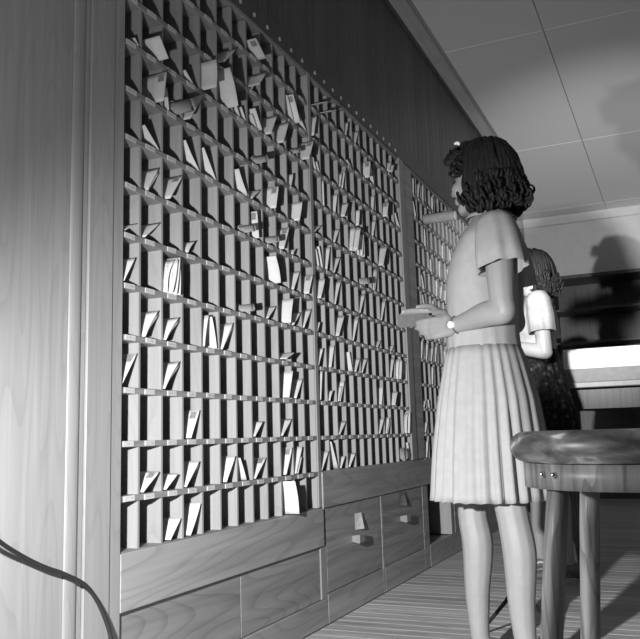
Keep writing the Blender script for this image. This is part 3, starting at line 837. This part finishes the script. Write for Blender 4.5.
def lower_body(bm, hips, knees, ankles, s=1.0):
    for (h, k_, a) in zip(hips, knees, ankles):
        h, k_, a = Vector(h), Vector(k_), Vector(a)
        calf = k_.lerp(a, 0.30) + Vector((0, -0.010, 0))
        smooth_chain(bm, [(h, 0.070*s), (h.lerp(k_, 0.5), 0.060*s), (k_, 0.0485*s), (calf, 0.050*s), (k_.lerp(a, 0.66), 0.040*s), (a, 0.030*s)])
        capsule(bm, a, 0.030, a+Vector((0, -0.02, -0.045)), 0.026)
        capsule(bm, a+Vector((0, -0.02, -0.050)), 0.024, a+Vector((0, 0.13, -0.062)), 0.022)
def shoe(parent, a, heel=0.03):
    a = Vector(a); bm = bmesh.new()
    prof = [(-0.075, 0.030, 0.070), (-0.055, 0.037, 0.078), (0.0, 0.036, 0.070), (0.05, 0.040, 0.056), (0.10, 0.046, 0.048), (0.145, 0.040, 0.040), (0.170, 0.022, 0.030)]
    rings = []
    for y, hw, top in prof:
        lift = heel if y < 0 else heel*max(0, 1-y/0.07)
        rings.append([Vector((a.x+hw*math.cos(t)*(1 if math.sin(t) > -0.3 else 0.9), a.y+y, max(lift*0.6 if y > -0.03 else 0.0, 0) + 0.002 + (top*0.5)*(1+math.sin(t)))) for t in [2*math.pi*i/14 for i in range(14)]])
    loft(bm, rings); bmesh.ops.recalc_face_normals(bm, faces=bm.faces[:])
    return link('shoe', to_mesh(bm, 'shoe', True), M['shoe'], parent)

M['dull'] = plain('grey_manila', 0.16, 0.8, 0.1, var=0.3)
# ---- the clerk in the pale dress, facing the cases
wm = empty('person', (0.88, -0.775, 0)); tag(wm, 'woman with dark curls in a pale short-sleeved dress sorting letters', 'person')
HC = (0.0, -0.006, 1.546); HZ = math.radians(-21)
SL, EL, WL = (-0.165, -0.085, 1.325), (-0.192, -0.092, 1.078), (-0.100, 0.078, 1.050)
SR, ER, WR = (0.165, -0.060, 1.325), (0.205, -0.050, 1.090), (0.100, 0.160, 1.112)
bm = bmesh.new()
lower_body(bm, [(-0.08, -0.01, 0.86), (0.08, 0.02, 0.86)], [(-0.08, -0.058, 0.485), (0.08, 0.098, 0.485)], [(-0.08, -0.075, 0.085), (0.08, 0.098, 0.085)])
ellip(bm, (0, 0.005, 0.90), (0.112, 0.092, 0.11))
ellip(bm, (0, 0.008, 1.05), (0.112, 0.088, 0.15))
ellip(bm, (0, -0.005, 1.21), (0.130, 0.092, 0.15))
for s in (-1, 1): ellip(bm, (s*0.062, 0.062, 1.195), (0.050, 0.042, 0.050))
capsule(bm, (-0.140, -0.062, 1.325), 0.042, (0.140, -0.050, 1.325), 0.042)
capsule(bm, (0, -0.05, 1.33), 0.06, (0, -0.036, 1.385), 0.050)
capsule(bm, (0, -0.040, 1.37), 0.050, (0, -0.020, 1.47), 0.047)
head_shapes(bm, HC, HZ)
for S_, E_, W_ in ((SL, EL, WL), (SR, ER, WR)):
    E_ = Vector(E_); W_ = Vector(W_)
    smooth_chain(bm, [(S_, 0.046), (Vector(S_).lerp(E_, 0.5), 0.042), (Vector(S_).lerp(E_, 0.86), 0.038), (E_+Vector((0, -0.004, -0.012)), 0.033), (E_.lerp(W_, 0.28), 0.040), (E_.lerp(W_, 0.72), 0.031), (W_, 0.026)])
hand(bm, WL, (0.40, 0.90, 0.04), (1, -0.35, -0.15), (0.1, 0, 1), 1.10, (5, 10, 10))
hand(bm, WR, (-0.42, 0.88, 0.02), (-0.75, -0.3, -0.6), (-0.5, 0, 0.8), 1.0, (6, 12, 10))
body = solid_body('body', bm, wm, M['skin'], 0.005)
hair_do(wm, HC, HZ, M['hair'], 3)
R_ = Euler((0, 0, HZ)).to_matrix()
for s in (-1, 1):
    bm = bmesh.new(); ellip(bm, Vector(HC)+R_ @ Vector((s*0.031, 0.0735, 0.0)), (0.013, 0.008, 0.007), R_, 10, 6)
    link('eye', to_mesh(bm, 'eye', True), M['lash'], wm)
bm = bmesh.new()
q = Vector(HC)+R_ @ Vector((-0.050, 0.030, 0.112))
tube(bm, [q+Vector((0, 0.020*t, 0.006*math.sin(3.14*t)+0.006*t)) for t in (0, .25, .5, .75, 1)], [0.003, 0.006, 0.0065, 0.005, 0.003], 8)
link('hair_clip', to_mesh(bm, 'hair_clip', True), M['whitebox'], wm)
skirt(wm, [(0.985, 0.128, -0.104, 0.128), (0.93, 0.140, -0.118, 0.145), (0.82, 0.163, -0.142, 0.165), (0.66, 0.185, -0.158, 0.182), (0.515, 0.198, -0.168, 0.195)], M['dress'], 27, 0.0072)
bodice(wm, [(0.970, 0.128, -0.104, 0.128), (1.02, 0.127, -0.100, 0.126), (1.10, 0.122, -0.104, 0.132), (1.20, 0.118, -0.108, 0.146), (1.27, 0.098, -0.114, 0.156), (1.33, 0.066, -0.116, 0.158), (1.368, 0.040, -0.112, 0.125), (1.405, 0.020, -0.100, 0.085), (1.420, 0.016, -0.090, 0.064)], M['dress'])
srows = [(0.0, 0.022, 0.024), (0.05, 0.042, 0.046), (0.18, 0.054, 0.060), (0.42, 0.061, 0.068), (0.7, 0.064, 0.073), (1.0, 0.062, 0.073)]
sleeve(wm, (-0.158, -0.078, 1.374), (-0.202, -0.102, 1.196), srows, M['dress'], 7, 0.0045)
sleeve(wm, (0.158, -0.055, 1.374), (0.200, -0.062, 1.205), srows, M['dress'], 9, 0.006)
# flat collar
bm = bmesh.new(); rings = []
for t, rr, z in ((0, 0.055, 1.424), (0.4, 0.066, 1.421), (1.0, 0.085, 1.402)):
    rings.append([Vector((rr*1.02*math.cos(a), -0.038+rr*0.98*math.sin(a), z + 0.004*math.sin(a))) for a in [math.pi*0.5+0.25+(2*math.pi-0.5)*i/40 for i in range(41)]])
rows_ = [[bm.verts.new(p) for p in r] for r in rings]
for a, b in zip(rows_, rows_[1:]):
    for i in range(40): bm.faces.new((a[i], a[i+1], b[i+1], b[i]))
cloth('collar', bm, M['dress'], wm, 0.003)
# wristwatch on the near wrist
bm = bmesh.new()
dW = (Vector(WL)-Vector(EL)).normalized(); cW = Vector(EL).lerp(Vector(WL), 0.93)
a_ = dW.orthogonal().normalized(); b_ = dW.cross(a_)
tube(bm, [cW + (a_*math.cos(t)+b_*math.sin(t))*0.0275 for t in [2*math.pi*i/24 for i in range(25)]], 0.0032, 6)
wt = link('watch_strap', to_mesh(bm, 'watch_strap', True), M['strap'], wm)
bm = bmesh.new(); out = Vector((-1, -0.5, 0.1)); out = (out-dW*out.dot(dW)).normalized()
tube(bm, [cW+out*0.026, cW+out*0.034], [0.011, 0.0105], 16)
link('watch_case', to_mesh(bm, 'watch_case'), M['whitebox'], wt)
for a in ((-0.08, -0.075), (0.08, 0.098)): shoe(wm, (a[0], a[1], 0))

# letters in her hands
lb = empty('letter_bundle', (0.88+0.012, -0.775+0.248, 1.074)); tag(lb, 'small dull bundle of letters held between both hands of the sorting woman', 'letters')
lb.rotation_euler = (0.05, 0.10, 0.10)
for i in range(5):
    o = box('held_letter', (0.0026*i-0.0065, -0.045-0.004*i, 0.003*(i % 3)), (0.0026*i-0.0047, 0.046+0.005*(i % 2), 0.040+0.003*(i % 3)), M['dull'], lb)
    o.rotation_euler = (0.05*(i-2), 0, 0)

# ---- second woman further back, in profile, pale blouse and dark floral skirt
P2 = Vector((2.60, -0.66, 0)); RZ2 = math.radians(4)
w2 = empty('person', P2, RZ2); tag(w2, 'dark-haired woman in a pale blouse and dark floral skirt standing further back', 'person')
SR2, SL2 = Vector((0.165, -0.04, 1.36)), Vector((-0.165, -0.04, 1.36))
bm = bmesh.new()
lower_body(bm, [(-0.08, 0, 0.86), (0.08, 0, 0.86)], [(-0.085, -0.05, 0.48), (0.085, 0.05, 0.48)], [(-0.09, -0.09, 0.085), (0.09, 0.06, 0.085)])
ellip(bm, (0, 0.0, 0.92), (0.115, 0.092, 0.12)); ellip(bm, (0, 0.0, 1.08), (0.110, 0.084, 0.15)); ellip(bm, (0, -0.005, 1.24), (0.128, 0.088, 0.14))
for s in (-1, 1): ellip(bm, (s*0.062, 0.058, 1.22), (0.048, 0.040, 0.05))
capsule(bm, (-0.145, -0.035, 1.36), 0.043, (0.145, -0.035, 1.36), 0.043)
capsule(bm, (0, -0.03, 1.35), 0.055, (0, 0.0, 1.47), 0.047)
H2 = (0, 0.015, 1.545)
head_shapes(bm, H2, math.radians(12))
for s, S_ in ((-1, SL2), (1, SR2)):
    E_ = Vector((s*0.195, -0.06, 1.10)); W_ = Vector((s*0.13, 0.16, 1.16))
    chain(bm, [(S_, 0.045), (S_.lerp(E_, 0.5), 0.042), (E_, 0.036), (E_.lerp(W_, 0.3), 0.037), (W_, 0.025)])
    hand(bm, W_, (-s*0.25, 0.9, 0.2), (-s*0.8, 0, -0.5), (-s*0.2, 0, 1), 1.0, (22, 28, 20))
solid_body('body', bm, w2, M['skin'], 0.006)
hair_do(w2, H2, math.radians(12), M['hair'], 9, 0.98, 120)
for s in (-1, 1):
    bm = bmesh.new(); R_ = Euler((0, 0, math.radians(12))).to_matrix(); ellip(bm, Vector(H2)+R_ @ Vector((s*0.031, 0.0735, 0.0)), (0.013, 0.008, 0.007), R_, 10, 6)
    link('eye', to_mesh(bm, 'eye', True), M['lash'], w2)
skirt(w2, [(1.13, 0.105, -0.105, 0.128), (1.06, 0.118, -0.12, 0.145), (0.9, 0.15, -0.155, 0.18), (0.68, 0.185, -0.185, 0.215), (0.45, 0.205, -0.205, 0.235)], M['floral'], 18, 0.008)
bodice(w2, [(1.115, 0.102, -0.102, 0.126), (1.16, 0.106, -0.104, 0.134), (1.23, 0.116, -0.104, 0.148), (1.31, 0.092, -0.10, 0.158), (1.375, 0.050, -0.092, 0.14), (1.415, 0.035, -0.078, 0.072)], M['blouse'], name='blouse')
s2 = [(0.0, 0.02, 0.02), (0.05, 0.042, 0.045), (0.2, 0.056, 0.06), (0.6, 0.062, 0.066), (1.0, 0.060, 0.064)]
for s, S_ in ((-1, SL2), (1, SR2)):
    sleeve(w2, S_+Vector((0, 0, 0.055)), S_.lerp(Vector((s*0.195, -0.06, 1.10)), 0.60), s2, M['blouse'], 8, 0.003)
for a in ((-0.09, -0.09), (0.09, 0.06)): shoe(w2, (a[0], a[1], 0))

# ---- flash lamp on its stand behind the first woman
GUN = Vector((1.30, -0.745, 1.30))
fg = empty('flash_lamp', (GUN.x, GUN.y, 0)); tag(fg, 'flash lamp reflector on a thin stand hidden behind the pale dress', 'flash lamp')
ax = Vector((0.97, -0.02, 0.22)).normalized(); q_ = ax.to_track_quat('Z', 'Y'); gz = Vector((0, 0, GUN.z))
bm = bmesh.new(); n = 28; rings = []
for r, z in ((0.012, -0.010), (0.035, -0.006), (0.052, 0.006), (0.062, 0.022), (0.064, 0.030), (0.061, 0.030), (0.058, 0.022), (0.048, 0.008), (0.033, -0.002), (0.012, -0.006)):
    rings.append([gz + q_ @ Vector((r*math.cos(2*math.pi*i/n), r*math.sin(2*math.pi*i/n), z)) for i in range(n)])
loft(bm, rings); bmesh.ops.recalc_face_normals(bm, faces=bm.faces[:])
link('reflector', to_mesh(bm, 'reflector', True), M['chrome'], fg)
bm = bmesh.new(); capsule(bm, gz+ax*-0.03, 0.014, gz+ax*-0.006, 0.014); link('bulb_socket', to_mesh(bm, 'bulb_socket', True), M['steel'], fg)
bm = bmesh.new(); tube(bm, [Vector((-0.02, 0, GUN.z-0.005)), Vector((-0.02, 0, GUN.z-0.06)), Vector((-0.02, 0, 0.14))], [0.008, 0.009, 0.010], 12)
link('pole', to_mesh(bm, 'pole', True), M['cord'], fg)
for k in range(3):
    a = 1.35+2*math.pi*k/3
    bm = bmesh.new(); tube(bm, [Vector((-0.02, 0, 0.20)), Vector((-0.02+0.05*math.cos(a), 0.05*math.sin(a), 0.13)), Vector((-0.02+0.16*math.cos(a), 0.16*math.sin(a), 0.008))], [0.007, 0.007, 0.006], 8)
    link('leg', to_mesh(bm, 'leg', True), M['cord'], fg)

# ------------------------------------------------------------------ stool
SX, SY = -0.442, -1.268
st = empty('stool', (SX, SY, 0)); tag(st, 'worn round wooden stool with riveted apron in the right foreground', 'stool')
def lathe(name, prof, mat, parent, n=64):
    bm = bmesh.new()
    loft(bm, [[Vector((r*math.cos(2*math.pi*i/n), r*math.sin(2*math.pi*i/n), z)) for i in range(n)] for r, z in prof])
    bmesh.ops.recalc_face_normals(bm, faces=bm.faces[:])
    return link(name, to_mesh(bm, name, True), mat, parent)
lathe('seat', [(0.04, 0.676), (0.165, 0.676)] + [(0.164+0.021*math.cos(a), 0.6975+0.0215*math.sin(a)) for a in [-math.pi/2+math.pi*i/12 for i in range(13)]] + [(0.12, 0.716), (0.04, 0.712)], M['worn'], st)
ap = lathe('apron', [(0.150, 0.642), (0.167, 0.642), (0.167, 0.675), (0.150, 0.675)], M['stoolwood'], st)
for k in range(4):
    for da in (-4.0, 4.0):
        a = math.radians(135.7+90*k+da)
        bm = bmesh.new(); ellip(bm, (0.1685*math.cos(a), 0.1685*math.sin(a), 0.6615), (0.0045, 0.0045, 0.0045), None, 12, 8)
        link('rivet', to_mesh(bm, 'rivet', True), M['rivet'], ap)
legs = []
for k in range(4):
    a = math.radians(129+90*k); d = Vector((math.cos(a), math.sin(a), 0)); tg = Vector((-d.y, d.x, 0))
    top, bot = d*0.138, d*0.228
    rings = []
    for t, wd_, th_ in ((0, 0.013, 0.012), (0.15, 0.014, 0.013), (0.5, 0.0135, 0.0125), (1.0, 0.011, 0.011)):
        p = top.lerp(bot, t) + Vector((0, 0, 0.675*(1-t)))
        rg = []
        for i in range(16):
            u = 2*math.pi*i/16; cx_, sx_ = math.cos(u), math.sin(u)
            e = 0.6
            rg.append(p + tg*wd_*math.copysign(abs(cx_)**e, cx_) + d*th_*math.copysign(abs(sx_)**e, sx_))
        rings.append(rg)
    bm = bmesh.new(); loft(bm, rings); bmesh.ops.recalc_face_normals(bm, faces=bm.faces[:])
    link('leg', to_mesh(bm, 'leg', True), M['stoolwood'], st); legs.append((top, bot))
def leg_at(k, z): t = 1-z/0.675; return legs[k % 4][0].lerp(legs[k % 4][1], t)+Vector((0, 0, z))
for k in range(4):
    bm = bmesh.new(); z = 0.26 if k % 2 else 0.31
    tube(bm, [leg_at(k, z), leg_at(k, z).lerp(leg_at(k+1, z), 0.5), leg_at(k+1, z)], [0.008, 0.011, 0.008], 12)
    link('stretcher', to_mesh(bm, 'stretcher', True), M['stoolwood'], st)

# ------------------------------------------------------------------ far end of the room
cb_ = empty('cabinet', (7.35, 0, 0)); tag(cb_, 'tall dark wooden cabinet against the far wall', 'cabinet')
box('top', (-0.02, -2.35, 2.34), (0.50, -0.10, 2.38), M['darkwood'], cb_, 0.004)
for y in (-2.33, -1.24, -0.15): box('side', (0, y, 0.08), (0.49, y+0.03, 2.34), M['darkwood'], cb_, 0.003)
for z in (0.08, 0.50, 0.92, 1.28, 1.63, 1.99):
    for a, b in ((-2.30, -1.24), (-1.21, -0.15)): box('shelf', (0.01, a, z), (0.48, b, z+0.025), M['darkwood'], cb_, 0.002)
box('back', (0.47, -2.33, 0.0), (0.49, -0.12, 2.34), M['darkwood'], cb_)
box('plinth', (0.03, -2.33, 0.0), (0.46, -0.12, 0.08), M['darkwood'], cb_)

ct = empty('counter', (3.1, -1.27, 0)); tag(ct, 'dark counter with a pale top edge behind the woman in floral dress', 'counter')
box('counter_top', (-0.12, -0.75, 0.945), (0.52, 0.62, 0.975), M['board'], ct, 0.004)
for x in (-0.08, 0.42):
    for y in (-0.70, 0.52): box('leg', (x, y, 0), (x+0.06, y+0.06, 0.945), M['darkwood'], ct, 0.003)
box('apron', (-0.07, -0.64, 0.83), (-0.05, 0.52, 0.944), M['darkwood'], ct)
box('apron', (0.45, -0.64, 0.83), (0.47, 0.52, 0.944), M['darkwood'], ct)
pb = box('parcel', (3.02, -1.47, 0.976), (3.32, -0.72, 1.052), M['carton'], None, 0.004); tag(pb, 'flat grey parcel lying on the counter', 'parcel')
pw = box('parcel', (3.04, -1.42, 1.053), (3.30, -0.74, 1.165), M['whitebox'], None, 0.004); tag(pw, 'white parcel on top of the flat grey one', 'parcel')

# black cord hanging in front of the boards at the lower left
bm = bmesh.new()
key_ = [Vector(q) for q in ((-0.55, -0.10, 0.60), (-0.44, -0.06, 0.535), (-0.34, -0.035, 0.487), (-0.267, -0.03, 0.454), (-0.206, -0.03, 0.430), (-0.13, -0.035, 0.385), (-0.08, -0.05, 0.29), (-0.07, -0.08, 0.15), (-0.09, -0.13, 0.03), (-0.16, -0.22, 0.0065), (-0.35, -0.35, 0.0065), (-0.8, -0.45, 0.0065))]
kk = [key_[0]]+key_+[key_[-1]]; pts_ = []
for i in range(1, len(kk)-2):
    for j in range(5):
        t = j/5; A, B, C_, D = kk[i-1:i+3]
        pts_.append(0.5*((2*B)+(C_-A)*t+(2*A-5*B+4*C_-D)*t*t+(3*B-A-3*C_+D)*t**3))
for q in pts_: q.z = max(q.z, 0.0065)
tube(bm, pts_, 0.005, 8)
o = link('power_cord', to_mesh(bm, 'power_cord', True), M['cord']); tag(o, 'black cord looping down in front of the boards, lower left', 'cord')
